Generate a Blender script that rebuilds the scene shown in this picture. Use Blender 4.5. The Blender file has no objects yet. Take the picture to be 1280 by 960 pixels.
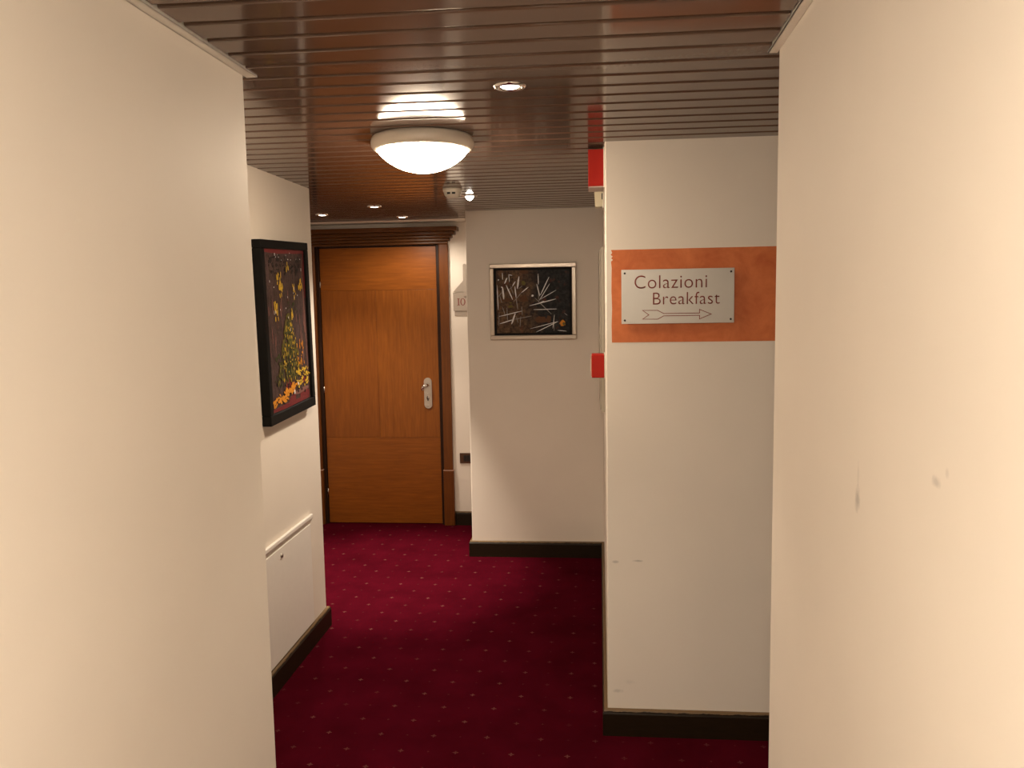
import bpy, bmesh, math, random
from mathutils import Vector, Matrix

random.seed(7)
scene = bpy.context.scene
COL = scene.collection

# ------------------------------------------------------------------ camera
F_PX, PITCH, ROLL, YAW = 1037.35, math.radians(5.8695), math.radians(0.9755), math.radians(5.4403)
fwd = Vector((-math.sin(YAW) * math.cos(PITCH), math.cos(YAW) * math.cos(PITCH), -math.sin(PITCH)))
rgt = Vector((math.cos(YAW), math.sin(YAW), 0))
upv = rgt.cross(fwd)
r2 = rgt * math.cos(ROLL) - upv * math.sin(ROLL)
u2 = upv * math.cos(ROLL) + rgt * math.sin(ROLL)
cam_d = bpy.data.cameras.new('camera')
cam = bpy.data.objects.new('camera', cam_d)
COL.objects.link(cam)
cam_d.sensor_fit = 'HORIZONTAL'
cam_d.sensor_width = 36.0
cam_d.lens = F_PX * 36.0 / 1280.0
cam_d.clip_start = 0.02
m = Matrix.Identity(4)
for i in range(3):
    m[i][0], m[i][1], m[i][2] = r2[i], u2[i], -fwd[i]
m[0][3], m[1][3], m[2][3] = 0.0, 0.0, 1.6
cam.matrix_world = m
scene.camera = cam

# ------------------------------------------------------------------ world, exposure
wd = bpy.data.worlds.new('world')
scene.world = wd
wd.use_nodes = True
wd.node_tree.nodes['Background'].inputs[0].default_value = (0.02, 0.017, 0.014, 1)
wd.node_tree.nodes['Background'].inputs[1].default_value = 1.0
vs = scene.view_settings
vs.view_transform = 'Standard'
vs.look = 'None'
vs.gamma = 1.0
vs.use_curve_mapping = False
vs.exposure = 2.43

DOME_EMIT = 13.6          # glowing bowl of the dome lamp in view
NEAR_EMIT = 42.0          # bowl of the dome lamp over the front of the corridor
DOME_COL = (1.0, 0.81, 0.60)
NEAR_COL = (1.0, 0.90, 0.75)
SPOT_COL = (1.0, 0.86, 0.70)

# ------------------------------------------------------------------ dimensions
H = 2.130                 # underside of the slat ceiling
XL, YL = -0.800, 1.930    # near left wall face and its end
XR, YR = 0.414, 1.920     # near right wall corner
X2, Y2 = -1.310, 3.870    # wall with the framed painting
XC, YC = 0.054, 2.930     # wall with the sign
XCB = 0.077               # where its side meets the wall behind
XM, YM = -0.745, 5.022    # wall with the dark square painting
YD = 5.735                # wall with the door
XRECESS, XPASS, YREAR = -2.40, 3.20, -2.60
PITCH_SLAT, SLAT_W, SLAT_ANCHOR = 0.0982, 0.083, 1.578

# ------------------------------------------------------------------ materials
MATS = {}


def new_mat(name):
    mt = bpy.data.materials.new(name)
    mt.use_nodes = True
    nt = mt.node_tree
    b = nt.nodes['Principled BSDF']
    MATS[name] = mt
    return mt, nt, b


def N(nt, kind, **kw):
    n = nt.nodes.new(kind)
    for k, v in kw.items():
        setattr(n, k, v)
    return n


def math_n(nt, op, a, b=None, c=None):
    n = nt.nodes.new('ShaderNodeMath')
    n.operation = op
    for i, v in enumerate((a, b, c)):
        if v is None:
            continue
        if isinstance(v, (int, float)):
            n.inputs[i].default_value = v
        else:
            nt.links.new(v, n.inputs[i])
    return n.outputs[0]


def mix_col(nt, fac, a, b):
    n = nt.nodes.new('ShaderNodeMix')
    n.data_type = 'RGBA'
    if isinstance(fac, (int, float)):
        n.inputs[0].default_value = fac
    else:
        nt.links.new(fac, n.inputs[0])
    for idx, v in ((6, a), (7, b)):
        if isinstance(v, tuple):
            n.inputs[idx].default_value = (*v, 1) if len(v) == 3 else v
        else:
            nt.links.new(v, n.inputs[idx])
    return n.outputs[2]


def noise(nt, vec, scale, detail=4.0, rough=0.55, dist=0.0):
    n = nt.nodes.new('ShaderNodeTexNoise')
    n.inputs['Scale'].default_value = scale
    n.inputs['Detail'].default_value = detail
    n.inputs['Roughness'].default_value = rough
    n.inputs['Distortion'].default_value = dist
    if vec is not None:
        nt.links.new(vec, n.inputs['Vector'])
    return n.outputs['Fac']


def ramp(nt, fac, p0, p1):
    n = nt.nodes.new('ShaderNodeMapRange')
    n.inputs[1].default_value = p0
    n.inputs[2].default_value = p1
    nt.links.new(fac, n.inputs[0])
    return n.outputs[0]


def mapping(nt, scale):
    tc = nt.nodes.new('ShaderNodeTexCoord')
    mp = nt.nodes.new('ShaderNodeMapping')
    mp.inputs['Scale'].default_value = scale
    nt.links.new(tc.outputs['Object'], mp.inputs['Vector'])
    return mp.outputs['Vector']


def bump(nt, b, h, strength, dist=0.002):
    n = nt.nodes.new('ShaderNodeBump')
    n.inputs['Strength'].default_value = strength
    n.inputs['Distance'].default_value = dist
    nt.links.new(h, n.inputs['Height'])
    nt.links.new(n.outputs['Normal'], b.inputs['Normal'])


def plain(name, col, rough=0.5, metal=0.0, var=0.08, scale=40.0, spec=0.5, coat=0.0):
    mt, nt, b = new_mat(name)
    v = mapping(nt, (1, 1, 1))
    f = noise(nt, v, scale, 3)
    dark = tuple(c * (1 - var) for c in col)
    lite = tuple(min(1, c * (1 + var)) for c in col)
    nt.links.new(mix_col(nt, f, dark, lite), b.inputs['Base Color'])
    b.inputs['Roughness'].default_value = rough
    b.inputs['Metallic'].default_value = metal
    b.inputs['Specular IOR Level'].default_value = spec
    b.inputs['Coat Weight'].default_value = coat
    return mt


def wall_mat(name, col, scuffs=()):
    """painted plaster: faint roller texture and broad unevenness; scuffs = (axis pair positions) of small grey marks"""
    mt, nt, b = new_mat(name)
    v = mapping(nt, (1, 1, 1))
    f = noise(nt, v, 2.2, 3)
    c = mix_col(nt, ramp(nt, f, 0.35, 0.65), tuple(x * 0.965 for x in col), col)
    tc = nt.nodes.new('ShaderNodeTexCoord')
    sep = nt.nodes.new('ShaderNodeSeparateXYZ')
    nt.links.new(tc.outputs['Object'], sep.inputs[0])
    wob = noise(nt, v, 60, 2)
    for (axis, a0, z0, ra, rz, dark) in scuffs:
        da = math_n(nt, 'DIVIDE', math_n(nt, 'SUBTRACT', sep.outputs[axis], a0), ra)
        dz = math_n(nt, 'DIVIDE', math_n(nt, 'SUBTRACT', sep.outputs[2], z0), rz)
        d = math_n(nt, 'SQRT', math_n(nt, 'ADD', math_n(nt, 'MULTIPLY', da, da), math_n(nt, 'MULTIPLY', dz, dz)))
        d = math_n(nt, 'ADD', d, math_n(nt, 'MULTIPLY', math_n(nt, 'SUBTRACT', wob, 0.5), 1.2))
        n = nt.nodes.new('ShaderNodeMapRange')
        n.inputs[1].default_value = 0.4
        n.inputs[2].default_value = 1.1
        n.inputs[3].default_value = dark
        n.inputs[4].default_value = 0.0
        nt.links.new(d, n.inputs[0])
        c = mix_col(nt, n.outputs[0], c, tuple(x * 0.35 for x in col))
    nt.links.new(c, b.inputs['Base Color'])
    b.inputs['Roughness'].default_value = 0.62
    b.inputs['Specular IOR Level'].default_value = 0.3
    g = noise(nt, v, 220, 4, 0.6)
    g2 = noise(nt, v, 9, 3)
    h = math_n(nt, 'ADD', math_n(nt, 'MULTIPLY', g, 0.25), g2)
    bump(nt, b, h, 0.12, 0.003)
    return mt


WALL = (0.80, 0.725, 0.635)
wall_mat('wall_plaster', WALL)
wall_mat('wall_plaster_right', WALL, scuffs=((1, 1.262, 1.292, 0.012, 0.020, 0.5), (1, 1.262, 1.33, 0.006, 0.02, 0.15), (1, 0.965, 1.385, 0.014, 0.007, 0.35), (1, 0.935, 1.402, 0.006, 0.006, 0.2)))
wall_mat('wall_plaster_sign', WALL, scuffs=((0, 0.165, 0.655, 0.020, 0.004, 0.5), (0, 0.085, 0.65, 0.014, 0.006, 0.4), (0, 0.09, 0.165, 0.02, 0.008, 0.3), (0, 0.135, 0.20, 0.02, 0.01, 0.12)))
plain('white_paint', (0.83, 0.79, 0.73), 0.4, var=0.03)


def carpet_mat():
    mt, nt, b = new_mat('carpet')
    tc = nt.nodes.new('ShaderNodeTexCoord')
    sep = nt.nodes.new('ShaderNodeSeparateXYZ')
    nt.links.new(tc.outputs['Object'], sep.inputs[0])
    x, y = sep.outputs[0], sep.outputs[1]
    PX, PY = 0.198, 0.2155
    wob = math_n(nt, 'MULTIPLY', math_n(nt, 'SUBTRACT', noise(nt, tc.outputs['Object'], 260, 2), 0.5), 0.016)

    def cell(ox, oy):
        fx = math_n(nt, 'SUBTRACT', math_n(nt, 'FRACT', math_n(nt, 'ADD', math_n(nt, 'DIVIDE', math_n(nt, 'SUBTRACT', x, ox), PX), 100.5)), 0.5)
        fy = math_n(nt, 'SUBTRACT', math_n(nt, 'FRACT', math_n(nt, 'ADD', math_n(nt, 'DIVIDE', math_n(nt, 'SUBTRACT', y, oy), PY), 100.5)), 0.5)
        ax = math_n(nt, 'ABSOLUTE', math_n(nt, 'MULTIPLY', fx, PX))
        ay = math_n(nt, 'ABSOLUTE', math_n(nt, 'MULTIPLY', fy, PY))
        return ax, ay

    def star(ox, oy):
        ax, ay = cell(ox, oy)
        mn = math_n(nt, 'MINIMUM', ax, ay)
        mx = math_n(nt, 'ADD', math_n(nt, 'MAXIMUM', ax, ay), wob)
        arm = math_n(nt, 'MULTIPLY', math_n(nt, 'LESS_THAN', mn, 0.0015), math_n(nt, 'LESS_THAN', mx, 0.0105))
        sm = math_n(nt, 'ADD', ax, ay)
        ring = math_n(nt, 'LESS_THAN', math_n(nt, 'ABSOLUTE', math_n(nt, 'SUBTRACT', sm, 0.0085)), 0.0016)
        ring = math_n(nt, 'MULTIPLY', ring, 0.55)
        return math_n(nt, 'MAXIMUM', arm, ring)

    def dot(ox, oy):
        ax, ay = cell(ox, oy)
        sm = math_n(nt, 'ADD', math_n(nt, 'ADD', ax, ay), wob)
        return math_n(nt, 'MULTIPLY', math_n(nt, 'LESS_THAN', sm, 0.0045), 0.4)

    A = (-0.289, 2.765)
    f = math_n(nt, 'MAXIMUM', star(*A), star(A[0] + PX / 2, A[1] + PY / 2))
    f = math_n(nt, 'MAXIMUM', f, dot(A[0] + PX / 2, A[1]))
    f = math_n(nt, 'MAXIMUM', f, dot(A[0], A[1] + PY / 2))
    patch = noise(nt, tc.outputs['Object'], 5.0, 3)
    fuzz = noise(nt, tc.outputs['Object'], 420, 3, 0.7)
    base = mix_col(nt, ramp(nt, patch, 0.3, 0.7), (0.042, 0.0018, 0.0052), (0.062, 0.0026, 0.0078))
    base = mix_col(nt, math_n(nt, 'MULTIPLY', ramp(nt, fuzz, 0.35, 0.75), 0.4), base, (0.028, 0.0014, 0.0035))
    keep = ramp(nt, noise(nt, tc.outputs['Object'], 9, 2), 0.25, 0.6)
    base = mix_col(nt, math_n(nt, 'MULTIPLY', math_n(nt, 'MULTIPLY', f, keep), 0.55), base, (0.19, 0.075, 0.065))
    nt.links.new(base, b.inputs['Base Color'])
    b.inputs['Roughness'].default_value = 1.0
    b.inputs['Specular IOR Level'].default_value = 0.0
    b.inputs['Sheen Weight'].default_value = 0.0
    b.inputs['Sheen Tint'].default_value = (0.9, 0.2, 0.25, 1)
    bump(nt, b, fuzz, 0.5, 0.004)
    return mt


carpet_mat()


def slat_mat():
    mt, nt, b = new_mat('slat_metal')
    v = mapping(nt, (1, 1, 1))
    f = noise(nt, v, 6, 2)
    nt.links.new(mix_col(nt, f, (0.135, 0.080, 0.057), (0.155, 0.092, 0.066)), b.inputs['Base Color'])
    b.inputs['Roughness'].default_value = 0.11
    b.inputs['Specular IOR Level'].default_value = 0.33
    # faint embossed dot grid
    vo = nt.nodes.new('ShaderNodeTexVoronoi')
    vo.inputs['Scale'].default_value = 300
    vo.inputs['Randomness'].default_value = 0.0
    nt.links.new(v, vo.inputs['Vector'])
    bump(nt, b, vo.outputs['Distance'], 0.03, 0.0004)
    return mt


slat_mat()
plain('slat_recess', (0.05, 0.028, 0.019), 0.5)


def wood_mat(name, a, bcol, axis, rough=0.32, stretch=14.0, scale=5.0):
    """veneer with grain running along axis (0 x, 1 y, 2 z)"""
    mt, nt, b = new_mat(name)
    s = [stretch, stretch, stretch]
    s[axis] = 1.0
    v = mapping(nt, tuple(s))
    f = noise(nt, v, scale, 6, 0.6, 0.6)
    fine = noise(nt, v, scale * 9, 3, 0.6)
    g = math_n(nt, 'ADD', math_n(nt, 'MULTIPLY', ramp(nt, f, 0.3, 0.7), 0.75), math_n(nt, 'MULTIPLY', fine, 0.3))
    nt.links.new(mix_col(nt, g, a, bcol), b.inputs['Base Color'])
    b.inputs['Roughness'].default_value = rough
    b.inputs['Specular IOR Level'].default_value = 0.35
    bump(nt, b, fine, 0.05, 0.001)
    return mt


wood_mat('veneer_across', (0.165, 0.043, 0.005), (0.275, 0.083, 0.009), 0)
wood_mat('veneer_upright', (0.150, 0.039, 0.005), (0.255, 0.077, 0.009), 2)
wood_mat('veneer_upright_warm', (0.160, 0.042, 0.005), (0.275, 0.085, 0.010), 2)
wood_mat('casing_wood', (0.088, 0.024, 0.004), (0.155, 0.048, 0.008), 2)
wood_mat('cornice_wood', (0.070, 0.022, 0.004), (0.125, 0.044, 0.008), 0)


def baseboard_mat():
    mt, nt, b = new_mat('baseboard_wood')
    v = mapping(nt, (3, 3, 20))
    f = noise(nt, v, 6, 4)
    c = mix_col(nt, f, (0.010, 0.0055, 0.002), (0.022, 0.012, 0.005))
    tc = nt.nodes.new('ShaderNodeTexCoord')
    sep = nt.nodes.new('ShaderNodeSeparateXYZ')
    nt.links.new(tc.outputs['Object'], sep.inputs[0])
    w = noise(nt, tc.outputs['Object'], 35, 3)
    edge = math_n(nt, 'GREATER_THAN', math_n(nt, 'ADD', sep.outputs[2], math_n(nt, 'MULTIPLY', w, 0.012)), 0.0985)
    c = mix_col(nt, math_n(nt, 'MULTIPLY', edge, 0.75), c, (0.17, 0.105, 0.05))
    nt.links.new(c, b.inputs['Base Color'])
    b.inputs['Specular IOR Level'].default_value = 0.2
    b.inputs['Roughness'].default_value = 0.45
    return mt


baseboard_mat()
plain('black_frame', (0.005, 0.0045, 0.004), 0.6, var=0.2, spec=0.12)
plain('chrome', (0.80, 0.78, 0.75), 0.12, 1.0, var=0.02)
plain('chrome_dull', (0.62, 0.58, 0.53), 0.3, 1.0, var=0.05)
plain('keyhole_black', (0.01, 0.01, 0.01), 0.6)
plain('sign_metal', (0.56, 0.53, 0.48), 0.36, 0.2, var=0.03, scale=15)
plain('sign_red', (0.20, 0.028, 0.016), 0.5)
plain('screw_black', (0.02, 0.015, 0.012), 0.4)
plain('red_plastic', (0.30, 0.011, 0.005), 0.5, var=0.05, spec=0.15)
plain('grey_lip', (0.36, 0.28, 0.25), 0.5)
plain('cream_plastic', (0.66, 0.60, 0.44), 0.42, var=0.05)
plain('beige_box', (0.36, 0.315, 0.25), 0.45, var=0.03)
plain('white_plastic', (0.72, 0.67, 0.58), 0.4, var=0.03)
plain('lamp_rim', (0.74, 0.65, 0.54), 0.35, var=0.03)
plain('silver_frame', (0.50, 0.42, 0.34), 0.3, 0.35, var=0.05)
plain('socket_brown', (0.075, 0.030, 0.012), 0.35)
plain('socket_black', (0.012, 0.008, 0.006), 0.4)
plain('number_plate', (0.37, 0.31, 0.255), 0.38, 0.2, var=0.03)
plain('number_red', (0.19, 0.022, 0.016), 0.5)
plain('raw_edge', (0.50, 0.29, 0.20), 0.8)


def emit_mat(name, col, s):
    mt, nt, b = new_mat(name)
    b.inputs['Base Color'].default_value = (0.9, 0.88, 0.84, 1)
    b.inputs['Emission Color'].default_value = (*col, 1)
    b.inputs['Emission Strength'].default_value = s
    b.inputs['Roughness'].default_value = 0.25
    return mt


emit_mat('lamp_glass', DOME_COL, DOME_EMIT)
emit_mat('lamp_glass_front', NEAR_COL, NEAR_EMIT)
emit_mat('bulb_glow', (1.0, 0.93, 0.82), 3.0)


plain('jamb_dark', (0.022, 0.008, 0.003), 0.5, spec=0.2)


def orange_mat():
    mt, nt, b = new_mat('orange_paint')
    v = mapping(nt, (1, 1, 1))
    f = noise(nt, v, 11, 5, 0.62, 0.8)
    g = noise(nt, v, 45, 3)
    s = math_n(nt, 'ADD', math_n(nt, 'MULTIPLY', f, 0.8), math_n(nt, 'MULTIPLY', g, 0.25))
    nt.links.new(mix_col(nt, ramp(nt, s, 0.3, 0.72), (0.50, 0.105, 0.020), (0.70, 0.20, 0.055)), b.inputs['Base Color'])
    b.inputs['Roughness'].default_value = 0.6
    return mt


orange_mat()


def canvas_dark_mat():
    mt, nt, b = new_mat('canvas_dark')
    v = mapping(nt, (1, 1, 1))
    f = noise(nt, v, 14, 6, 0.65, 0.5)
    g = noise(nt, v, 60, 4, 0.6)
    tc = nt.nodes.new('ShaderNodeTexCoord')
    sep = nt.nodes.new('ShaderNodeSeparateXYZ')
    nt.links.new(tc.outputs['Object'], sep.inputs[0])
    side = math_n(nt, 'ADD', sep.outputs[0], math_n(nt, 'MULTIPLY', math_n(nt, 'SUBTRACT', f, 0.5), 0.25))
    left = mix_col(nt, ramp(nt, g, 0.35, 0.7), (0.030, 0.015, 0.009), (0.17, 0.095, 0.048))
    right = mix_col(nt, ramp(nt, g, 0.4, 0.75), (0.006, 0.006, 0.007), (0.036, 0.034, 0.032))
    c = mix_col(nt, ramp(nt, side, -0.06, 0.05), left, right)
    c = mix_col(nt, math_n(nt, 'MULTIPLY', ramp(nt, noise(nt, v, 22, 3, 0.5), 0.6, 0.75), 0.45), c, (0.20, 0.05, 0.025))
    nt.links.new(c, b.inputs['Base Color'])
    b.inputs['Roughness'].default_value = 0.5
    b.inputs['Specular IOR Level'].default_value = 0.15
    bump(nt, b, g, 0.3, 0.002)
    return mt


def canvas_purple_mat():
    mt, nt, b = new_mat('canvas_purple')
    v = mapping(nt, (1, 7, 2))
    f = noise(nt, v, 9, 6, 0.65, 0.4)
    g = noise(nt, v, 40, 4)
    c = mix_col(nt, ramp(nt, f, 0.35, 0.68), (0.016, 0.007, 0.008), (0.088, 0.048, 0.050))
    c = mix_col(nt, math_n(nt, 'MULTIPLY', ramp(nt, g, 0.48, 0.72), 0.55), c, (0.20, 0.13, 0.075))
    nt.links.new(c, b.inputs['Base Color'])
    b.inputs['Roughness'].default_value = 0.5
    b.inputs['Specular IOR Level'].default_value = 0.15
    bump(nt, b, g, 0.3, 0.002)
    return mt


canvas_dark_mat()
canvas_purple_mat()
for nm, c in (('paint_white', (0.88, 0.85, 0.80)), ('paint_grey', (0.30, 0.27, 0.24)), ('paint_brown', (0.10, 0.042, 0.017)),
              ('paint_yellow', (0.62, 0.40, 0.035)), ('paint_orange', (0.62, 0.24, 0.02)), ('paint_green', (0.045, 0.055, 0.020)),
              ('paint_olive', (0.13, 0.105, 0.022)), ('paint_crimson', (0.16, 0.022, 0.024)), ('paint_black', (0.016, 0.012, 0.012)), ('paint_pink', (0.20, 0.09, 0.075))):
    plain(nm, c, 0.5, var=0.35, scale=90, spec=0.15)

# ------------------------------------------------------------------ mesh helpers


def link(name, bm, mat, parent=None, smooth=False, loc=None):
    me = bpy.data.meshes.new(name)
    bm.normal_update()
    bm.to_mesh(me)
    bm.free()
    if mat:
        me.materials.append(MATS[mat])
    if smooth:
        for p in me.polygons:
            p.use_smooth = True
    o = bpy.data.objects.new(name, me)
    COL.objects.link(o)
    if parent:
        o.parent = parent
    if loc:
        o.location = loc
    return o


def add_box(bm, x0, x1, y0, y1, z0, z1, bev=0.0, seg=2):
    t = bmesh.new()
    vs_ = [t.verts.new((x, y, z)) for z in (z0, z1) for (x, y) in ((x0, y0), (x1, y0), (x1, y1), (x0, y1))]
    for f in ((0, 3, 2, 1), (4, 5, 6, 7), (0, 1, 5, 4), (1, 2, 6, 5), (2, 3, 7, 6), (3, 0, 4, 7)):
        t.faces.new([vs_[i] for i in f])
    if bev > 0:
        bmesh.ops.bevel(t, geom=t.edges[:], offset=bev, segments=seg, profile=0.5, affect='EDGES')
    merge(bm, t)


def merge(bm, t):
    t.verts.index_update()
    mp = [bm.verts.new(v.co) for v in t.verts]
    for f in t.faces:
        try:
            bm.faces.new([mp[v.index] for v in f.verts])
        except ValueError:
            pass
    t.free()


def box(name, mat, parent, x0, x1, y0, y1, z0, z1, bev=0.0, seg=2, loc=None):
    bm = bmesh.new()
    add_box(bm, x0, x1, y0, y1, z0, z1, bev, seg)
    return link(name, bm, mat, parent, loc=loc)


def add_prism(bm, pts, z0, z1, bev=0.0):
    """vertical prism over a plan polygon (counter-clockwise); bev rounds its upright edges"""
    t = bmesh.new()
    lo = [t.verts.new((x, y, z0)) for x, y in pts]
    hi = [t.verts.new((x, y, z1)) for x, y in pts]
    n = len(pts)
    t.faces.new(lo[::-1])
    t.faces.new(hi)
    up = []
    for i in range(n):
        j = (i + 1) % n
        t.faces.new((lo[i], lo[j], hi[j], hi[i]))
    if bev > 0:
        up = [e for e in t.edges if abs(e.verts[0].co.z - e.verts[1].co.z) > 0.01]
        bmesh.ops.bevel(t, geom=up, offset=bev, segments=3, profile=0.5, affect='EDGES')
    merge(bm, t)


def add_lathe(bm, prof, seg=48, cx=0.0, cy=0.0, cap_end=False):
    """revolve (r, z) profile around the vertical axis"""
    rings = []
    for r, z in prof:
        if r < 1e-6:
            rings.append([bm.verts.new((cx, cy, z))])
        else:
            rings.append([bm.verts.new((cx + r * math.cos(2 * math.pi * i / seg), cy + r * math.sin(2 * math.pi * i / seg), z)) for i in range(seg)])
    for a, b in zip(rings[:-1], rings[1:]):
        for i in range(seg):
            j = (i + 1) % seg
            if len(a) == 1 and len(b) == 1:
                continue
            if len(a) == 1:
                bm.faces.new((a[0], b[j], b[i]))
            elif len(b) == 1:
                bm.faces.new((a[i], a[j], b[0]))
            else:
                bm.faces.new((a[i], a[j], b[j], b[i]))


def add_flat(bm, pts, y, th, to3=None):
    """extrude a polygon of (u, v) points by th; to3(u, v, w) maps to space"""
    lo = [bm.verts.new(to3(u, v, 0.0)) for u, v in pts]
    hi = [bm.verts.new(to3(u, v, th)) for u, v in pts]
    n = len(pts)
    bm.faces.new(hi)
    bm.faces.new(lo[::-1])
    for i in range(n):
        j = (i + 1) % n
        bm.faces.new((lo[i], lo[j], hi[j], hi[i]))


def fix_normals(bm):
    bmesh.ops.recalc_face_normals(bm, faces=bm.faces[:])


def empty(name, loc, label=None, cat=None, group=None):
    o = bpy.data.objects.new(name, None)
    COL.objects.link(o)
    o.location = loc
    o.empty_display_size = 0.05
    if label:
        tag(o, label, cat, group)
    return o


def tag(o, label, cat, group=None, kind=None):
    o['label'] = label
    o['category'] = cat
    if group:
        o['group'] = group
    if kind:
        o['kind'] = kind
    return o


def struct(o, label, cat):
    return tag(o, label, cat, None, 'structure')


# ------------------------------------------------------------------ the room shell
TOP = H + 0.001
struct(box('floor', 'carpet', None, XRECESS - 0.2, XPASS + 0.2, YREAR - 0.2, YD + 0.4, -0.1, 0.0), 'deep red carpet with small pale star flecks', 'floor')


def wall(name, pts, label, mat='wall_plaster', bev=0.006):
    bm = bmesh.new()
    add_prism(bm, pts, 0.0, TOP, bev)
    return struct(link(name, bm, mat), label, 'wall')


wall('wall_left_front', [(XRECESS, YREAR), (XL, YREAR), (XL, YL), (XRECESS, YL)], 'large plain cream wall beside the front of corridor without any picture')
wall('wall_left_rear', [(XRECESS, YL), (X2, YL), (X2, Y2), (XRECESS, Y2)], 'cream wall carrying the tall black framed painting')
xr0 = XR - 0.026 * (YR - YREAR)
wall('wall_right_front', [(xr0, YREAR), (XPASS, YREAR), (XPASS, YR), (XR, YR)], 'large plain cream wall with small grey scuff marks', 'wall_plaster_right')
wall_sign = wall('wall_right_rear', [(XC, YC), (XPASS, YC), (XPASS, YM), (XCB, YM)], 'cream wall carrying the orange band and the breakfast sign', 'wall_plaster_sign', 0.005)
wall('wall_middle', [(XM, YM), (XPASS, YM), (XPASS, YD + 0.3), (XM, YD + 0.3)], 'shaded cream wall carrying the dark square painting')
wall('wall_recess', [(XRECESS - 0.12, Y2 - 0.3), (XRECESS, Y2 - 0.3), (XRECESS, YD + 0.3), (XRECESS - 0.12, YD + 0.3)], 'cream side wall at the end of the door recess', bev=0)
wall('wall_passage', [(XPASS, YR - 0.3), (XPASS + 0.12, YR - 0.3), (XPASS + 0.12, YC + 0.3), (XPASS, YC + 0.3)], 'cream end wall of the side passage to breakfast', bev=0)
wall('wall_behind', [(XRECESS, YREAR - 0.12), (XPASS, YREAR - 0.12), (XPASS, YREAR), (XRECESS, YREAR)], 'plain cream wall closing the corridor behind', bev=0)

# door wall with its opening
DX0, DX1, DZ = -1.893, -1.064, 1.972
bm = bmesh.new()
add_box(bm, XRECESS, DX0 - 0.03, YD, YD + 0.15, 0, TOP)
add_box(bm, DX1 + 0.03, XM, YD, YD + 0.15, 0, TOP)
add_box(bm, DX0 - 0.03, DX1 + 0.03, YD, YD + 0.15, DZ + 0.03, TOP)
struct(link('wall_back', bm, 'wall_plaster'), 'cream wall around the wooden door', 'wall')

# ------------------------------------------------------------------ ceiling: backing plus every slat
YEND = 5.50
ceil = struct(box('ceiling', 'slat_recess', None, XRECESS - 0.2, XPASS + 0.2, YREAR - 0.2, YEND + 0.01, H + 0.0155, H + 0.12), 'glossy brown metal slat ceiling', 'ceiling')

# one slat, unit long in x, rounded lower edges (open C profile is closed at the back)
bm = bmesh.new()
w2, hh, r = SLAT_W / 2, 0.015, 0.0045
prof = [(-w2, hh)]
for k in range(5):
    a = math.pi + k * math.pi / 8
    prof.append((-w2 + r + r * math.cos(a), r + r * math.sin(a)))
for k in range(5):
    a = 1.5 * math.pi + k * math.pi / 8
    prof.append((w2 - r + r * math.cos(a), r + r * math.sin(a)))
prof.append((w2, hh))
l = [bm.verts.new((0, y, z)) for y, z in prof]
rr = [bm.verts.new((1, y, z)) for y, z in prof]
n = len(prof)
for i in range(n):
    j = (i + 1) % n
    f = bm.faces.new((l[i], l[j], rr[j], rr[i]))
    f.smooth = 0 < i < n - 2 and i != 5
bm.faces.new(l[::-1])
bm.faces.new(rr)
fix_normals(bm)
slat_me = bpy.data.meshes.new('slat')
bm.to_mesh(slat_me)
bm.free()
slat_me.materials.append(MATS['slat_metal'])

k0 = int((YREAR - SLAT_ANCHOR) / PITCH_SLAT) + 1
k = k0
while True:
    yc = SLAT_ANCHOR + (k + 0.5) * PITCH_SLAT
    if yc + w2 > YEND:
        break
    y0, y1 = yc - w2, yc + w2
    lo = XL + 0.030 if yc < YL - 0.02 else (X2 - 0.03 if y1 < Y2 else XRECESS)
    xr_here = XR - 0.026 * (YR - yc)
    hi = xr_here - 0.025 if yc < YR - 0.01 else (XPASS if y0 < YC else (XCB + 0.03 if y0 < YM else XM + 0.03))
    o = bpy.data.objects.new('slat', slat_me)
    COL.objects.link(o)
    o.parent = ceil
    o.location = (lo, yc, H)
    o.scale = (hi - lo, 1, 1)
    k += 1

# plain plaster strip between the last slat and the door wall
struct(box('trim_1', 'wall_plaster', None, XRECESS, XM, YEND + 0.01, YD + 0.05, H + 0.0008, H + 0.05), 'narrow plaster soffit strip above the wooden door', 'trim')

# angle trims along the tops of the two near walls
bm = bmesh.new()
add_box(bm, XL + 0.0005, XL + 0.0262, YREAR, YL + 0.018, H - 0.0035, H - 0.0008, 0.0008, 1)
add_box(bm, XL + 0.0005, XL + 0.003, YREAR, YL + 0.018, H - 0.0035, H + 0.014)
add_box(bm, XL + 0.0236, XL + 0.0262, YREAR, YL + 0.018, H - 0.0035, H + 0.014)
struct(link('trim_2', bm, 'white_paint'), 'cream ceiling edge trim on the plain left wall', 'trim')
bm = bmesh.new()
for (a, b_, z0, z1) in ((-0.0215, -0.0008, H - 0.0035, H - 0.0008), (-0.0215, -0.019, H - 0.0035, H + 0.014)):
    add_prism(bm, [(xr0 + a, YREAR), (xr0 + b_, YREAR), (XR + b_, YR + 0.012), (XR + a, YR + 0.012)], z0, z1)
struct(link('trim_3', bm, 'white_paint'), 'cream ceiling edge trim on the scuffed right wall', 'trim')

# ------------------------------------------------------------------ baseboards (swept profile with mitred corners)
BPROF = [(0.0, 0.0), (0.018, 0.0), (0.018, 0.083), (0.0165, 0.087), (0.0145, 0.0885), (0.0145, 0.092), (0.012, 0.0965), (0.0075, 0.099), (0.0, 0.099)]


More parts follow.
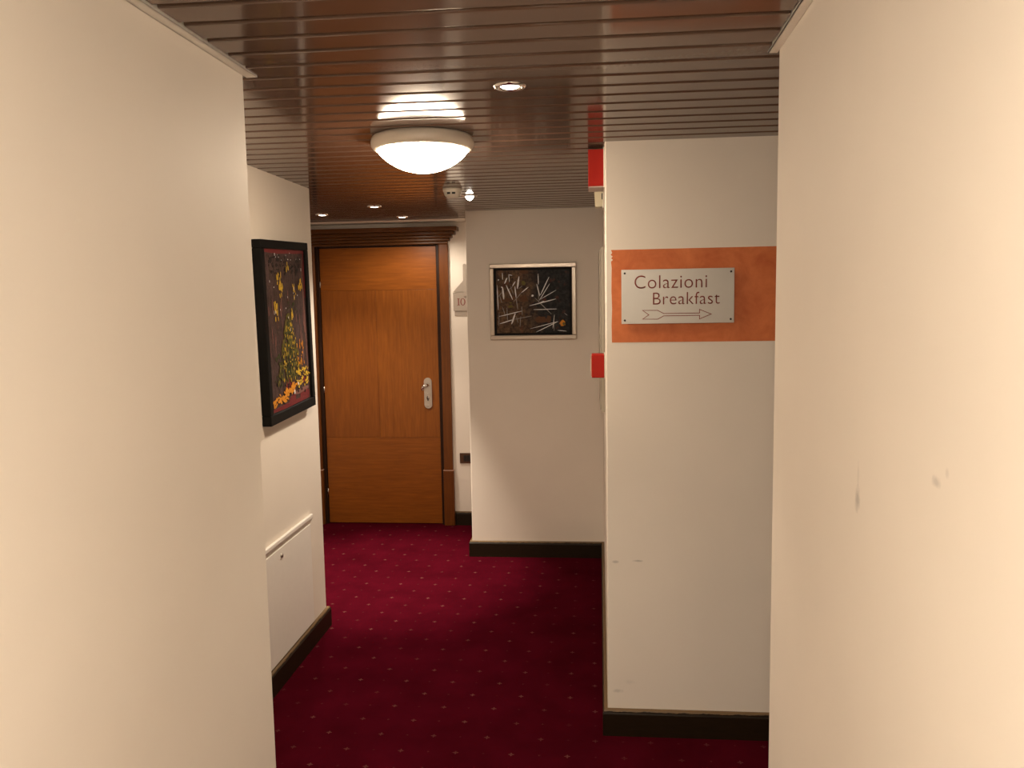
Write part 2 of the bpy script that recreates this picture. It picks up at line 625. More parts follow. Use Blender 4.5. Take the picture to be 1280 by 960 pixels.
def baseboard(name, pts, label):
    """pts: plan path along the wall face, room on the left-hand side of travel"""
    P = [Vector((x, y)) for x, y in pts]
    nrm = []
    for a, b in zip(P[:-1], P[1:]):
        d = (b - a).normalized()
        nrm.append(Vector((-d.y, d.x)))
    bm = bmesh.new()
    rings = []
    for i, p in enumerate(P):
        if i == 0:
            off = nrm[0]
        elif i == len(P) - 1:
            off = nrm[-1]
        else:
            s = nrm[i - 1] + nrm[i]
            off = s / (s.dot(nrm[i]))
        rings.append([bm.verts.new((p.x + off.x * u, p.y + off.y * u, z)) for u, z in BPROF])
    for a, b in zip(rings[:-1], rings[1:]):
        for i in range(len(BPROF)):
            j = (i + 1) % len(BPROF)
            bm.faces.new((a[i], a[j], b[j], b[i]))
    bm.faces.new(rings[0][::-1])
    bm.faces.new(rings[-1])
    fix_normals(bm)
    return struct(link(name, bm, 'baseboard_wood'), label, 'baseboard')


baseboard('baseboard_left_front', [(XL, YL), (XL, YREAR + 0.02)], 'dark wooden baseboard along the plain left wall')
baseboard('baseboard_left_rear', [(XRECESS, Y2), (X2, Y2), (X2, YL)], 'dark wooden baseboard with worn top edge under the hatch')
baseboard('baseboard_right_front', [(xr0, YREAR + 0.02), (XR, YR), (XPASS - 0.02, YR)], 'dark wooden baseboard along the scuffed right wall')
baseboard('baseboard_right_rear', [(XPASS - 0.02, YC), (XC, YC), (XCB, YM), (XM, YM), (XM, YD), (-0.966, YD)], 'dark wooden baseboard running from the sign wall to the door')

# ------------------------------------------------------------------ door
door = empty('door_1', ((DX0 + DX1) / 2, YD, 0))
struct(door, 'wooden door with veneer panels, chrome handle and stepped cornice', 'door')
ox, oy = door.location.x, door.location.y


def dbox(name, mat, parent, x0, x1, y0, y1, z0, z1, bev=0.0):
    return box(name, mat, parent, x0 - ox, x1 - ox, y0 - oy, y1 - oy, z0, z1, bev)


LY = YD + 0.012                       # face of the leaf
leaf = dbox('door_leaf', 'casing_wood', door, DX0, DX1, LY + 0.002, LY + 0.04, 0.006, DZ)
ZT, ZB = 1.675, 0.630
xm = (DX0 + DX1) / 2 - 0.02
g = 0.0008
dbox('veneer_panel', 'veneer_across', leaf, DX0, DX1, LY, LY + 0.004, ZT + g, DZ, 0.0006)
dbox('veneer_panel', 'veneer_across', leaf, DX0, DX1, LY, LY + 0.004, 0.006, ZB - g, 0.0006)
dbox('veneer_panel', 'veneer_upright', leaf, DX0, xm - g, LY, LY + 0.004, ZB + g, ZT - g, 0.0006)
dbox('veneer_panel', 'veneer_upright_warm', leaf, xm + g, DX1, LY, LY + 0.004, ZB + g, ZT - g, 0.0006)
# jambs, casings, plinth blocks
for sgn, xe in ((-1, DX0), (1, DX1)):
    def sx(a, b):
        return (xe + sgn * a, xe + sgn * b) if sgn > 0 else (xe + sgn * b, xe + sgn * a)
    a, b = sx(0.003, 0.028)
    dbox('jamb', 'jamb_dark', door, a, b, YD - 0.004, YD + 0.14, 0, DZ + 0.028, 0.002)
    bm = bmesh.new()
    a, b = sx(0.0265, 0.092)
    add_box(bm, a - ox, b - ox, YD - 0.026 - oy, YD - 0.0005 - oy, 0.40, DZ + 0.012, 0.006)
    link('casing', bm, 'casing_wood', door)
    a, b = sx(0.022, 0.098)
    dbox('plinth_block', 'casing_wood', door, a, b, YD - 0.034, YD - 0.0005, 0.0, 0.398, 0.005)
    a, b = sx(0.022, 0.099)
    dbox('plinth_cap', 'raw_edge', door, a, b, YD - 0.0345, YD - 0.0005, 0.398, 0.4005)
dbox('head_jamb', 'jamb_dark', door, DX0 - 0.003, DX1 + 0.003, YD - 0.004, YD + 0.14, DZ + 0.003, DZ + 0.028, 0.002)
# stepped cornice above the opening, every step longer and deeper than the one below it
cor = empty('cornice', (0, 0, 0))
cor.parent = door
cx0, cx1 = DX0 - 0.092, DX1 + 0.092
steps = [(1.983, 2.002, 0.030, 0.000), (2.002, 2.022, 0.050, 0.016), (2.022, 2.042, 0.068, 0.034), (2.042, 2.066, 0.088, 0.054), (2.066, 2.096, 0.112, 0.076)]
for i, (z0, z1, dp, ex) in enumerate(steps):
    # cove: each step's underside slopes to the next
    bm = bmesh.new()
    add_box(bm, cx0 - ex - ox, cx1 + ex - ox, YD - dp - oy, YD - 0.0005 - oy, z0, z1, 0.005, 2)
    link('moulding_step', bm, 'cornice_wood', cor)
# hinges: three small chrome pins by the left jamb
for z in (1.72, 0.975, 0.235):
    bm = bmesh.new()
    add_lathe(bm, [(0, z - 0.022), (0.0045, z - 0.021), (0.0045, z + 0.021), (0, z + 0.022)], 10, DX0 - 0.0015 - ox, LY - 0.005 - oy)
    link('hinge', bm, 'chrome_dull', door, True)
# lock plate with lever handle
bm = bmesh.new()
hx, hz0, hz1, hw = -1.1435, 0.838, 1.056, 0.0275
pts = []
for k in range(13):
    a = math.pi * k / 12
    pts.append((hx + hw * math.cos(a), hz1 - hw + hw * math.sin(a)))
for k in range(13):
    a = math.pi + math.pi * k / 12
    pts.append((hx + hw * math.cos(a), hz0 + hw + hw * math.sin(a)))
add_flat(bm, pts, 0, 0.008, lambda u, v, w: (u - ox, LY - w - oy, v))
fix_normals(bm)
hp = link('lock_plate', bm, 'chrome_dull', door)


def tube(bm, pts, rad, seg=10):
    P = [Vector(p) for p in pts]
    rings = []
    for i, p in enumerate(P):
        d = (P[min(i + 1, len(P) - 1)] - P[max(i - 1, 0)]).normalized()
        a = d.cross(Vector((0, 0, 1)))
        if a.length < 1e-3:
            a = d.cross(Vector((1, 0, 0)))
        a.normalize()
        b = d.cross(a)
        rd = rad[i] if isinstance(rad, (list, tuple)) else rad
        rings.append([bm.verts.new(p + (a * math.cos(2 * math.pi * q / seg) + b * math.sin(2 * math.pi * q / seg)) * rd) for q in range(seg)])
    for a, b in zip(rings[:-1], rings[1:]):
        for q in range(seg):
            r_ = (q + 1) % seg
            bm.faces.new((a[q], a[r_], b[r_], b[q]))
    bm.faces.new(rings[0][::-1])
    bm.faces.new(rings[-1])
    fix_normals(bm)


bm = bmesh.new()
zz = 1.006
tube(bm, [(hx - ox, LY - 0.006 - oy, zz), (hx - ox, LY - 0.030 - oy, zz), (hx - ox - 0.004, LY - 0.046 - oy, zz), (hx - ox - 0.014, LY - 0.056 - oy, zz - 0.002),
          (hx - ox - 0.026, LY - 0.058 - oy, zz - 0.010), (hx - ox - 0.031, LY - 0.058 - oy, zz - 0.024), (hx - ox - 0.027, LY - 0.056 - oy, zz - 0.034)], [0.015, 0.013, 0.013, 0.012, 0.011, 0.010, 0.008], 12)
lever = link('lever', bm, 'chrome', hp, True)
bm = bmesh.new()
tube(bm, [(hx - ox, LY - 0.006 - oy, 0.915), (hx - ox, LY - 0.016 - oy, 0.915)], 0.011, 14)
link('key_cylinder', bm, 'chrome', hp, True)
box('keyhole', 'keyhole_black', hp, hx - ox - 0.003, hx - ox + 0.003, LY - 0.0168 - oy, LY - 0.015 - oy, 0.893, 0.921)
for z in (0.938, 0.860):
    bm = bmesh.new()
    tube(bm, [(hx - ox, LY - 0.007 - oy, z), (hx - ox, LY - 0.0098 - oy, z)], 0.0055, 10)
    link('screw', bm, 'chrome_dull', hp, True)

# ------------------------------------------------------------------ ceiling lamps


def dome_lamp(loc, label, glass='lamp_glass'):
    t = empty('dome_lamp', loc, label, 'ceiling lamp')
    bm = bmesh.new()
    add_lathe(bm, [(0.150, 0.0), (0.160, -0.001), (0.1655, -0.008), (0.168, -0.020), (0.1665, -0.032), (0.160, -0.041), (0.152, -0.045), (0.146, -0.044), (0.146, -0.030)], 64)
    fix_normals(bm)
    link('rim', bm, 'lamp_rim', t, True)
    bm = bmesh.new()
    pr = [(0.150, -0.036)]
    for q in range(0, 15):
        tt = math.cos(q / 14 * math.pi / 2)
        pr.append((0.150 * tt if q < 14 else 0.0, -0.041 - 0.074 * (1 - tt * tt) ** 0.78))
    add_lathe(bm, pr, 64)
    fix_normals(bm)
    link('glass_bowl', bm, glass, t, True)
    bm = bmesh.new()
    add_lathe(bm, [(0, 0.0), (0.152, 0.0), (0.152, -0.012), (0, -0.012)], 48)
    fix_normals(bm)
    link('back_plate', bm, 'white_plastic', t)
    return t


dome_lamp((-0.541, 2.740, H), 'lit round dome lamp on the slat ceiling before the painting wall')
dome_lamp((-0.130, -0.25, H), 'lit round dome lamp between the two plain front walls', 'lamp_glass_front')


def downlight(x, y, label, power, bulge=0.001, cone=80, aim=(0, 0, -1), blend=0.8):
    t = empty('downlight', (x, y, H), label, 'downlight', 'recessed downlights in the slat ceiling')
    bm = bmesh.new()
    add_lathe(bm, [(0.041, 0.0), (0.0405, -0.0025), (0.037, -0.005), (0.033, -0.006), (0.029, -0.004), (0.027, 0.002), (0.0265, 0.010), (0.030, 0.0095)], 36)
    fix_normals(bm)
    link('ring', bm, 'chrome', t, True)
    bm = bmesh.new()
    add_lathe(bm, [(0.0235, 0.004), (0.0235, -0.002), (0.019, -0.004 - bulge * 0.4), (0.011, -0.005 - bulge * 0.8), (0.0, -0.006 - bulge)], 28)
    fix_normals(bm)
    link('bulb', bm, 'bulb_glow', t, True)
    ld = bpy.data.lights.new('downlight_beam', 'SPOT')
    ld.energy = power
    ld.color = SPOT_COL
    ld.spot_size = math.radians(cone)
    ld.spot_blend = blend
    ld.shadow_soft_size = 0.022
    lo_ = bpy.data.objects.new('downlight_beam', ld)
    COL.objects.link(lo_)
    lo_.parent = t
    lo_.location = (0, 0, -0.024 - bulge)
    lo_.rotation_euler = Vector(aim).to_track_quat('-Z', 'Y').to_euler()
    return t


downlight(-0.196, 2.135, 'chrome downlight beside the round dome lamp', 4.0)
downlight(-0.612, 4.300, 'bright downlight beside the smoke detector', 13.5, 0.020, 74, (-0.62, -0.55, -1.35))
downlight(-1.204, 4.655, 'small downlight farthest of three from the wooden door', 66.0, 0.001, 55)
downlight(-1.185, 5.270, 'small downlight closest to the wooden door cornice', 4.2, 0.001, 165, (0, 0, -1), 0.5)
downlight(-1.625, 5.020, 'small downlight in the recess corner behind the painting wall', 13.0, 0.001, 108, (0, 0, -1), 0.7)

# smoke detector
t = empty('smoke_detector', (-0.655, 4.02, H), 'white round smoke detector with two dark slots on ceiling', 'smoke detector')
t.scale = (0.88, 0.88, 0.95)
bm = bmesh.new()
add_lathe(bm, [(0, 0), (0.052, 0), (0.053, -0.004), (0.051, -0.014), (0.047, -0.016)], 40)
fix_normals(bm)
link('base', bm, 'white_plastic', t, True)
bm = bmesh.new()
add_lathe(bm, [(0.047, -0.014), (0.046, -0.026), (0.040, -0.036), (0.030, -0.043), (0.0, -0.046)], 40)
fix_normals(bm)
link('head', bm, 'white_plastic', t, True)
for s in (-1, 1):
    a = -math.pi / 2 + s * 0.30
    bm = bmesh.new()
    add_box(bm, -0.009, 0.009, -0.0475, -0.043, -0.030, -0.021)
    o = link('slot', bm, 'keyhole_black', t)
    o.rotation_euler = (0, 0, s * 0.30)

# ------------------------------------------------------------------ orange band and breakfast sign
bm = bmesh.new()
band_l = [(0.0755, 1.441), (0.0745, 1.50), (0.0765, 1.56), (0.0745, 1.62), (0.0755, 1.70), (0.0735, 1.722), (0.0800, 1.728), (0.0740, 1.733), (0.0790, 1.740), (0.0725, 1.745), (0.0775, 1.752), (0.0735, 1.762)]
pts = [(0.9, 1.763), (0.9, 1.440)] + band_l
add_flat(bm, pts, 0, 0.0007, lambda u, v, w: (u, YC - 0.0001 - w, v))
fix_normals(bm)
o = link('painted_band', bm, 'orange_paint', wall_sign)
o['label'] = 'orange sponged paint band behind the metal sign'

PX0, PX1, PZ0, PZ1 = 0.1085, 0.4920, 1.5055, 1.6925
sg = empty('breakfast_sign', (PX0, YC - 0.012, PZ0), 'grey metal sign reading Colazioni Breakfast with an arrow', 'sign')
box('plate', 'sign_metal', sg, 0, PX1 - PX0, -0.002, 0.002, 0, PZ1 - PZ0, 0.0008)


def text_mesh(name, body, width, mat, parent, x, z, y, offset=0.0, shear=0.0):
    cu = bpy.data.curves.new(name, 'FONT')
    cu.body = body
    cu.size = 1.0
    cu.extrude = 0.0
    cu.offset = offset
    cu.space_character = 1.06
    o = bpy.data.objects.new(name + '_tmp', cu)
    COL.objects.link(o)
    dg = bpy.context.evaluated_depsgraph_get()
    me = bpy.data.meshes.new_from_object(o.evaluated_get(dg))
    bpy.data.objects.remove(o)
    xs = [v.co.x for v in me.vertices]
    s = width / (max(xs) - min(xs))
    x0 = min(xs)
    for v in me.vertices:
        u, w = (v.co.x - x0) * s, v.co.y * s
        v.co = (u, 0.0, w * 1.05)
    me.materials.clear()
    me.materials.append(MATS[mat])
    bm = bmesh.new()
    bm.from_mesh(me)
    bmesh.ops.recalc_face_normals(bm, faces=bm.faces[:])
    ret = bmesh.ops.extrude_face_region(bm, geom=bm.faces[:])
    for v in ret['geom']:
        if isinstance(v, bmesh.types.BMVert):
            v.co.y -= 0.0004
    bmesh.ops.recalc_face_normals(bm, faces=bm.faces[:])
    bm.to_mesh(me)
    bm.free()
    ob = bpy.data.objects.new(name, me)
    COL.objects.link(ob)
    ob.parent = parent
    ob.location = (x, y, z)
    return ob


text_mesh('lettering', 'Colazioni', 0.2465, 'sign_red', sg, 0.045, 0.1215, -0.002, -0.009)
text_mesh('lettering', 'Breakfast', 0.2270, 'sign_red', sg, 0.108, 0.0655, -0.002, -0.009)


def outline(bm, pts, wd_, th, closed=True):
    """polyline drawn as a flat strip with mitred corners"""
    n = len(pts)
    P = [Vector(p) for p in pts]
    lo, hi = [], []
    for i in range(n):
        a, b, c = P[i - 1], P[i], P[(i + 1) % n]
        d1, d2 = (b - a).normalized(), (c - b).normalized()
        n1, n2 = Vector((-d1.y, d1.x)), Vector((-d2.y, d2.x))
        s = n1 + n2
        mlen = s / max(0.25, s.dot(n2))
        lo.append(b - mlen * wd_ / 2)
        hi.append(b + mlen * wd_ / 2)
    for i in range(n):
        j = (i + 1) % n
        q = [lo[i], lo[j], hi[j], hi[i]]
        add_flat(bm, [(v.x, v.y) for v in q], 0, th, lambda u, v, w: (u, -w, v))
    fix_normals(bm)


bm = bmesh.new()
zc = 0.0305
S = 0.000528
arrow = [(328, -27), (425, -29), (465, -7.5), (695, -7.5), (695, -31), (770, 0), (695, 31), (695, 7.5), (465, 7.5), (425, 29), (328, 30), (368, 0)]
outline(bm, [((a - 190) * S, zc + b * S) for a, b in arrow], 0.0024, 0.0004)
o = link('arrow', bm, 'sign_red', sg)
o.location = (0, -0.002, 0)
for x in (0.0115, 0.372):
    for z in (0.0125, 0.1745):
        bm = bmesh.new()
        tube(bm, [(x, 0.0115, z), (x, -0.0035, z)], 0.0037, 12)
        link('screw', bm, 'screw_black', sg, True)

# ------------------------------------------------------------------ fittings on the side of the sign wall
# red warning box under the ceiling
t = empty('alarm_box', (XC + 0.0006, 3.00, 1.99), 'red box fixed high on the sign wall corner under ceiling', 'alarm')
box('housing', 'red_plastic', t, -0.058, -0.0005, 0, 0.13, 0.0, 0.128, 0.002)
box('base_lip', 'grey_lip', t, -0.057, -0.0015, 0.002, 0.128, -0.004, 0.0005, 0.001)
box('back_plate', 'white_plastic', t, -0.004, -0.0002, -0.006, 0.135, -0.006, 0.134, 0.001)
# cream bracket sensor hanging behind it
t = empty('wall_sensor', (XC + 0.0055, 3.45, 1.965), 'small cream wall sensor below the red alarm box', 'sensor')
bm = bmesh.new()
add_flat(bm, [(-0.036, 0.0), (-0.004, 0.004), (-0.004, 0.098), (-0.040, 0.092)], 0, 0.07, lambda u, v, w: (u, w, v))
fix_normals(bm)
bmesh.ops.bevel(bm, geom=bm.edges[:], offset=0.003, segments=2, affect='EDGES')
link('body', bm, 'cream_plastic', t)
box('mount', 'white_plastic', t, -0.006, -0.0004, -0.006, 0.078, -0.004, 0.10, 0.001)
box('lens', 'keyhole_black', t, -0.010, -0.005, -0.0015, 0.002, 0.03, 0.055, 0.0005)
# beige shallow cabinet
t = empty('distribution_box', (XC + 0.0065, 3.55, 1.11), 'tall shallow beige box on the side of the sign wall', 'box')
box('body', 'beige_box', t, -0.014, -0.0005, 0, 0.42, 0.0, 0.70, 0.002)
box('lid', 'beige_box', t, -0.020, -0.014, 0.008, 0.412, 0.008, 0.692, 0.002)
box('latch', 'chrome_dull', t, -0.022, -0.020, 0.03, 0.045, 0.33, 0.37, 0.001)
# red call point
t = empty('call_point', (XC + 0.0006, 3.02, 1.308), 'small red fire call point beside the beige box', 'call point')
box('housing', 'red_plastic', t, -0.050, -0.004, 0, 0.085, 0, 0.085, 0.003)
box('bezel', 'raw_edge', t, -0.0535, -0.0500, 0.006, 0.079, 0.006, 0.079, 0.001)
box('press_plate', 'white_plastic', t, -0.0545, -0.0535, 0.018, 0.067, 0.022, 0.063, 0.0003)
box('back_plate', 'white_plastic', t, -0.004, -0.0004, -0.003, 0.088, -0.003, 0.088, 0.001)

# ------------------------------------------------------------------ room number sign and socket by the door
NX, NZ = -0.944, 1.522
t = empty('room_number_sign', (NX, YD - 0.001, NZ), 'grey gabled plate with red number 10 beside the door', 'sign')
W10 = 0.168
to3 = lambda y0: (lambda u, v, w: (u, y0 - w, v))
bm = bmesh.new()
add_flat(bm, [(0.007, -0.036), (W10 - 0.007, -0.036), (W10 - 0.007, 0.04), (0.007, 0.04)], 0, 0.004, to3(0.0))
fix_normals(bm)
link('lower_plate', bm, 'number_plate', t)
bm = bmesh.new()
add_flat(bm, [(0, 0), (W10, 0), (W10, 0.128), (0, 0.128)], 0, 0.006, to3(-0.005))
fix_normals(bm)
front = link('front_plate', bm, 'number_plate', t)
bm = bmesh.new()
add_flat(bm, [(0, 0.131), (W10, 0.131), (W10 / 2 + 0.009, 0.212), (W10 / 2 - 0.009, 0.212)], 0, 0.006, to3(-0.003))
fix_normals(bm)
link('gable', bm, 'number_plate', t)
bm = bmesh.new()
pts = [(W10 / 2 - 0.011, 0.10), (W10 / 2 + 0.011, 0.10)]
for q in range(9):
    a = math.pi * q / 8
    pts.append((W10 / 2 + 0.011 * math.cos(a), 0.312 + 0.011 * math.sin(a)))
add_flat(bm, pts, 0, 0.012, to3(-0.0095))
fix_normals(bm)
link('hanger', bm, 'number_plate', t)
# the digits: a serifed one and an oval nought
bm = bmesh.new()
for (a, b, c, d) in ((0.0325, 0.0395, 0.038, 0.086), (0.027, 0.045, 0.038, 0.0415), (0.027, 0.045, 0.0825, 0.086)):
    add_flat(bm, [(a, c), (b, c), (b, d), (a, d)], 0, 0.0006, to3(-0.011))
q = 28
for i in range(q):
    a0, a1 = 2 * math.pi * i / q, 2 * math.pi * (i + 1) / q
    cxx, czz = 0.0665, 0.062
    add_flat(bm, [(cxx + 0.0105 * math.cos(a0), czz + 0.0215 * math.sin(a0)), (cxx + 0.0175 * math.cos(a0), czz + 0.025 * math.sin(a0)),
                  (cxx + 0.0175 * math.cos(a1), czz + 0.025 * math.sin(a1)), (cxx + 0.0105 * math.cos(a1), czz + 0.0215 * math.sin(a1))], 0, 0.0006, to3(-0.011))
fix_normals(bm)
link('number', bm, 'number_red', front)
for u in (0.008, W10 - 0.008):
    bm = bmesh.new()
    tube(bm, [(u, -0.010, 0.118), (u, -0.0125, 0.118)], 0.004, 10)
    link('screw', bm, 'chrome_dull', front, True)

t = empty('wall_socket', (-0.926, YD - 0.0005, 0.446), 'dark brown wall socket low beside the door', 'socket')
box('cover_plate', 'socket_brown', t, 0, 0.118, -0.009, 0, 0, 0.074, 0.003)
for i in range(3):
    box('module', 'socket_black', t, 0.028 + i * 0.0225, 0.0492 + i * 0.0225, -0.0105, -0.009, 0.015, 0.059, 0.0006)

# ------------------------------------------------------------------ white access hatch in the wall under the painting
t = empty('access_hatch', (X2, 3.10, 0.10), 'white painted access hatch low under the tall painting', 'hatch')
box('panel', 'white_paint', t, 0.0005, 0.0065, 0.02, 0.575, 0.004, 0.474, 0.003)
bm = bmesh.new()
add_box(bm, 0.0005, 0.015, 0.0, 0.590, 0.498, 0.518, 0.004)
add_box(bm, 0.0005, 0.008, 0.0, 0.590, 0.484, 0.500, 0.003)
link('ledge', bm, 'white_paint', t)
bm = bmesh.new()
tube(bm, [(0.004, 0.200, 0.440), (0.012, 0.200, 0.440)], 0.010, 14)
lk = link('lock', bm, 'chrome_dull', t, True)
box('key_slot', 'keyhole_black', lk, 0.0115, 0.0125, 0.198, 0.202, 0.433, 0.447)

# ------------------------------------------------------------------ paintings


def stroke(bm, a, b, wd_, th, lift, to, taper=0.35):
    a, b = Vector(a), Vector(b)
    d = (b - a)
    L = max(d.length, 1e-5)
    d /= L
    nn = Vector((-d.y, d.x))
    pts = [a - nn * wd_ * taper / 2, a + d * L * 0.3 - nn * wd_ / 2, a + d * L * 0.75 - nn * wd_ * 0.42, b - nn * wd_ * taper / 2,
           b + nn * wd_ * taper / 2, a + d * L * 0.75 + nn * wd_ * 0.5, a + d * L * 0.3 + nn * wd_ * 0.42, a + nn * wd_ * taper / 2]
    add_flat(bm, [(p.x, p.y) for p in pts], 0, th, lambda u, v, w: to(u, v, lift + w))


# dark square painting: local u along x, v up, centred
PW, PH = 0.520, 0.455
pc = empty('square_painting', (-0.342, YM - 0.001, 1.581), 'dark abstract square painting with white strokes in pale frame', 'painting')


def frame_bars(bm, w, h, fw, fb, y0, y1, bev):
    for (a, b, c, d) in ((-w / 2, w / 2, h / 2 - fw, h / 2), (-w / 2, w / 2, -h / 2, -h / 2 + fb), (-w / 2, -w / 2 + fw, -h / 2 + fb, h / 2 - fw), (w / 2 - fw, w / 2, -h / 2 + fb, h / 2 - fw)):
        add_box(bm, a, b, y0, y1, c, d, bev, 2)


bm = bmesh.new()
frame_bars(bm, PW, PH, 0.026, 0.026, -0.030, 0.0, 0.004)
link('frame', bm, 'silver_frame', pc)
bm = bmesh.new()
frame_bars(bm, PW - 0.050, PH - 0.050, 0.014, 0.014, -0.014, -0.002, 0.001)
link('liner', bm, 'black_frame', pc)
box('canvas', 'canvas_dark', pc, -PW / 2 + 0.036, PW / 2 - 0.036, -0.010, -0.002, -PH / 2 + 0.036, PH / 2 - 0.036)


def zq(x, y):
    return ((x - 525) / 870 * PW, (492 - y) / 775 * PH)


to_sq = lambda u, v, w: (u, -0.010 - w, v)
WS = [(220, 195, 222, 265, 6), (220, 340, 230, 465, 14), (205, 335, 222, 350, 10), (240, 305, 268, 245, 11), (258, 322, 320, 470, 9), (285, 210, 290, 290, 5), (285, 215, 320, 222, 5), (320, 330, 350, 285, 8),
      (388, 235, 368, 360, 14), (345, 335, 355, 450, 9), (410, 400, 480, 345, 8), (165, 320, 172, 570, 7), (180, 640, 410, 588, 7), (185, 715, 330, 672, 8), (345, 610, 305, 720, 13),
      (580, 210, 582, 320, 7), (565, 315, 595, 440, 7), (690, 245, 600, 430, 8), (695, 315, 590, 480, 6), (760, 380, 600, 470, 5), (490, 535, 755, 470, 8), (600, 505, 640, 492, 11), (530, 575, 765, 572, 6),
      (775, 700, 555, 805, 6), (495, 770, 775, 700, 5), (740, 630, 722, 770, 5), (172, 268, 186, 264, 10), (515, 425, 528, 440, 18), (770, 790, 860, 800, 5)]
GS = [(355, 450, 370, 570, 7), (330, 490, 410, 400, 5), (172, 440, 215, 390, 5), (330, 672, 510, 640, 5), (260, 550, 265, 690, 6), (215, 540, 245, 640, 5), (410, 540, 415, 630, 5), (400, 640, 390, 750, 5),
      (355, 640, 370, 710, 4), (545, 455, 710, 625, 7), (580, 320, 585, 490, 5), (735, 640, 735, 800, 4), (190, 430, 210, 500, 5), (265, 380, 330, 330, 4), (180, 600, 175, 740, 4), (300, 330, 330, 420, 4), (840, 615, 870, 640, 5), (380, 360, 420, 330, 4)]
for SS, lift, mt in ((GS, 0.0002, 'paint_grey'), (WS, 0.0006, 'paint_white')):
    for i, (a, b, c, d, w) in enumerate(SS):
        bm = bmesh.new()
        stroke(bm, zq(a, b), zq(c, d), w * 0.00078, 0.0008, lift + i * 0.00002, to_sq)
        fix_normals(bm)
        link('brush_stroke', bm, mt, pc)
for mt, blobs in (('paint_brown', [(600, 680, 70, 40), (435, 465, 45, 38), (680, 675, 30, 42), (250, 470, 60, 22), (440, 190, 50, 18)]), ('paint_orange', [(820, 722, 30, 34)]), ('paint_olive', [(300, 540, 26, 14), (430, 300, 22, 26), (835, 725, 14, 18), (300, 500, 14, 10)])):
    for i, (cx_, cy_, rx, ry) in enumerate(blobs):
        bm = bmesh.new()
        pts = []
        for q in range(14):
            a = 2 * math.pi * q / 14
            k_ = 0.72 + 0.45 * random.random()
            pts.append(zq(cx_ + rx * k_ * math.cos(a), cy_ - ry * k_ * math.sin(a)))
        add_flat(bm, pts, 0, 0.0003, lambda u, v, w, i=i: to_sq(u, v, 0.00004 * i + w))
        fix_normals(bm)
        link('paint_daub', bm, mt, pc)

# tall painting: local u along +y (deeper), v up, w towards the room (+x); hangs a touch crooked
TW, TH, TD = 0.545, 0.742, 0.038
tp = empty('tall_painting', (X2 + 0.0008, 3.440, 1.486), 'tall abstract painting of yellow and green daubs in black frame', 'painting')
tp.rotation_euler = (math.radians(2.0), 0, 0)
bm = bmesh.new()
fw, fb = 0.034, 0.042
for (a, b, c, d) in ((-TW / 2, TW / 2, TH / 2 - fw, TH / 2), (-TW / 2, TW / 2, -TH / 2, -TH / 2 + fb), (-TW / 2, -TW / 2 + fw, -TH / 2 + fb, TH / 2 - fw), (TW / 2 - fw, TW / 2, -TH / 2 + fb, TH / 2 - fw)):
    add_box(bm, 0, TD, a, b, c, d, 0.003, 2)
link('frame', bm, 'black_frame', tp)
CU0, CU1, CV0, CV1 = -TW / 2 + fw, TW / 2 - fw, -TH / 2 + fb, TH / 2 - fw
box('canvas', 'canvas_purple', tp, 0.004, 0.026, CU0, CU1, CV0, CV1)
to_tp = lambda u, v, w: (0.026 + w, u, v)


def cv(a, b):                       # unit canvas coordinates: a across from near edge, b down from the top
    return (CU0 + a * (CU1 - CU0), CV1 - b * (CV1 - CV0))


def daubs(name, mat, items, lift):
    bm = bmesh.new()
    for i, (a, b, la, lb, w) in enumerate(items):
        stroke(bm, cv(a, b), cv(a + la, b + lb), w, 0.0006, lift + (i % 40) * 0.00002, to_tp, 0.5)
    fix_normals(bm)
    o = link(name, bm, mat, tp)
    o['kind'] = 'stuff'
    return o


R_ = random.uniform
# crimson painted border
daubs('crimson_border', 'paint_crimson', [(0.0, 0.012, 1.0, 0.0, 0.022), (0.0, 0.045, 0.0, 0.22, 0.016), (0.02, 0.05, 0.0, 0.16, 0.02), (0.985, 0.02, 0.0, 0.3, 0.014), (0.0, 0.985, 0.95, 0.0, 0.020), (0.38, 0.86, 0.16, -0.01, 0.06), (0.44, 0.97, 0.16, -0.02, 0.04), (0.72, 0.96, 0.25, 0.0, 0.04), (0.78, 0.86, 0.1, 0.0, 0.03)], 0.0001)
daubs('pink_strokes', 'paint_pink', [(0.94, 0.05, 0.0, 0.5, 0.010), (0.96, 0.4, 0.0, 0.45, 0.008), (0.03, 0.4, 0.0, 0.35, 0.01), (0.85, 0.55, 0.01, 0.2, 0.01), (0.6, 0.93, 0.35, -0.01, 0.02)] + [(R_(.05, .95), R_(.25, .6), 0.0, R_(.04, .1), R_(.003, .006)) for _ in range(26)], 0.0002)
top_black = [(R_(.12, .88), R_(.045, .15), R_(-.06, .06), R_(-.01, .02), R_(.006, .016)) for _ in range(70)]
low_black = [(0.5 + R_(-.10, .12) * ((b - .45) * 2.2 + .2), b, R_(-.01, .01), R_(.01, .03), R_(.004, .01)) for b in [R_(.46, .80) for _ in range(70)]]
daubs('black_daubs', 'paint_black', top_black + [(R_(.1, .9), R_(.78, .95), R_(-.05, .05), R_(-.01, .01), R_(.006, .014)) for _ in range(18)], 0.0008)
daubs('green_daubs', 'paint_green', low_black + [(0.3 + R_(-.2, .3), R_(.66, .82), R_(-.03, .03), R_(-.02, .02), R_(.006, .014)) for _ in range(40)] + [(R_(.5, .75), R_(.33, .42), R_(-.03, .03), R_(-.01, .02), R_(.005, .012)) for _ in range(14)], 0.0016)
tree = []
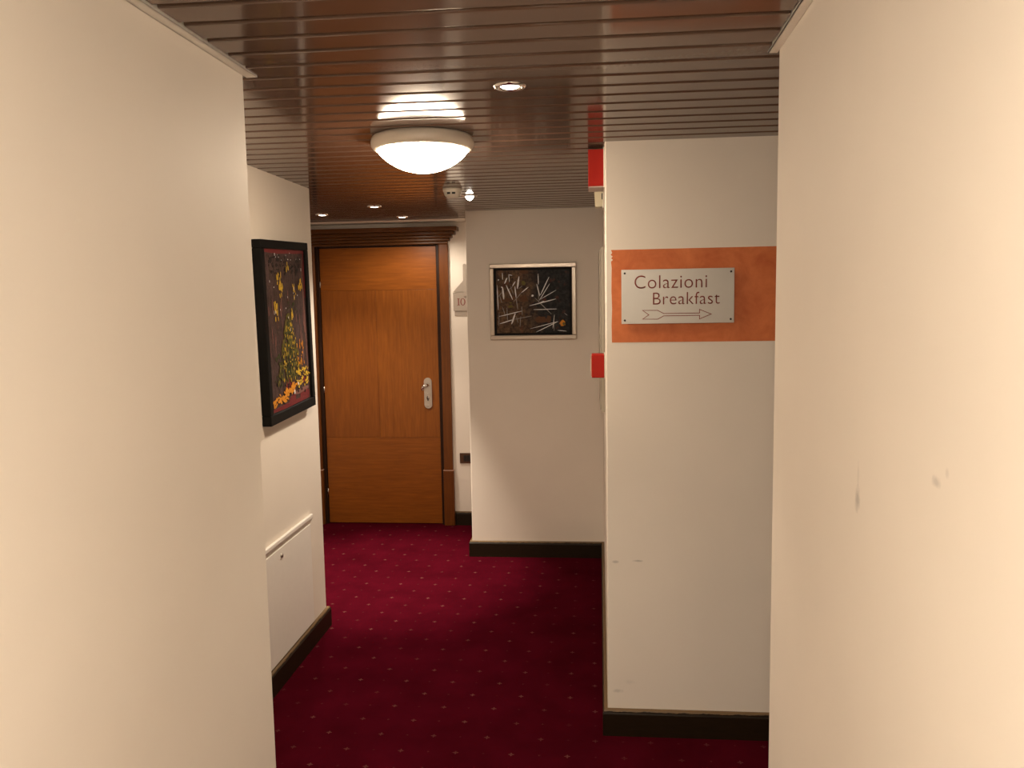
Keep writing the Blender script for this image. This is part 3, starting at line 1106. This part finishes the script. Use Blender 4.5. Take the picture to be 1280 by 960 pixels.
for _ in range(330):
    b = R_(.40, .82)
    half = 0.04 + (b - .40) * 0.70
    tree.append((0.50 + R_(-half, half), b, R_(-.012, .012), R_(.01, .035), R_(.005, .011)))
daubs('olive_daubs', 'paint_olive', tree, 0.0024)
over = []
for _ in range(150):
    b = R_(.44, .84)
    half = 0.03 + (b - .42) * 0.55
    over.append((0.49 + R_(-half, half), b, R_(-.01, .01), R_(.006, .022), R_(.003, .008)))
daubs('dark_green_daubs', 'paint_green', over, 0.0030)
yel = []
for (a, b, sa, sb, nn) in ((.36, .22, .035, .055, 16), (.84, .21, .035, .045, 12), (.68, .25, .03, .03, 8), (.22, .37, .035, .045, 12), (.55, .09, .02, .03, 3), (.60, .41, .03, .03, 5), (.30, .16, .02, .03, 4)):
    for _ in range(nn):
        yel.append((random.gauss(a, sa * .6), random.gauss(b, sb * .6), R_(-.01, .01), R_(.015, .04), R_(.005, .011)))
for _ in range(75):
    b = R_(.46, .82)
    half = 0.03 + (b - .42) * 0.75
    yel.append((min(.97, 0.52 + R_(-half, half)), b, R_(-.01, .01), R_(.008, .025), R_(.003, .007)))
for _ in range(46):
    yel.append((R_(.62, .96), R_(.78, .90), R_(-.06, .06), R_(-.02, .02), R_(.005, .012)))
daubs('yellow_daubs', 'paint_yellow', yel, 0.0034)
org = []
for _ in range(70):
    a = R_(.04, .62)
    org.append((a, .955 - a * .13 + R_(-.025, .02), R_(-.06, .08), R_(-.02, .02), R_(.006, .014)))
for _ in range(24):
    b = R_(.58, .74)
    org.append((R_(.66, .84), b, R_(-.01, .01), R_(.01, .03), R_(.004, .008)))
daubs('orange_daubs', 'paint_orange', org, 0.0044)
daubs('white_daubs', 'paint_white', [(R_(.15, .92), random.gauss(.05, .015), R_(-.02, .02), R_(-.004, .006), R_(.003, .006)) for _ in range(13)] + [(R_(.1, .9), R_(.1, .5), 0, R_(.008, .025), R_(.002, .004)) for _ in range(14)] + [(.55, .90, .0, .03, .012), (.64, .86, .03, .02, .008)], 0.0054)
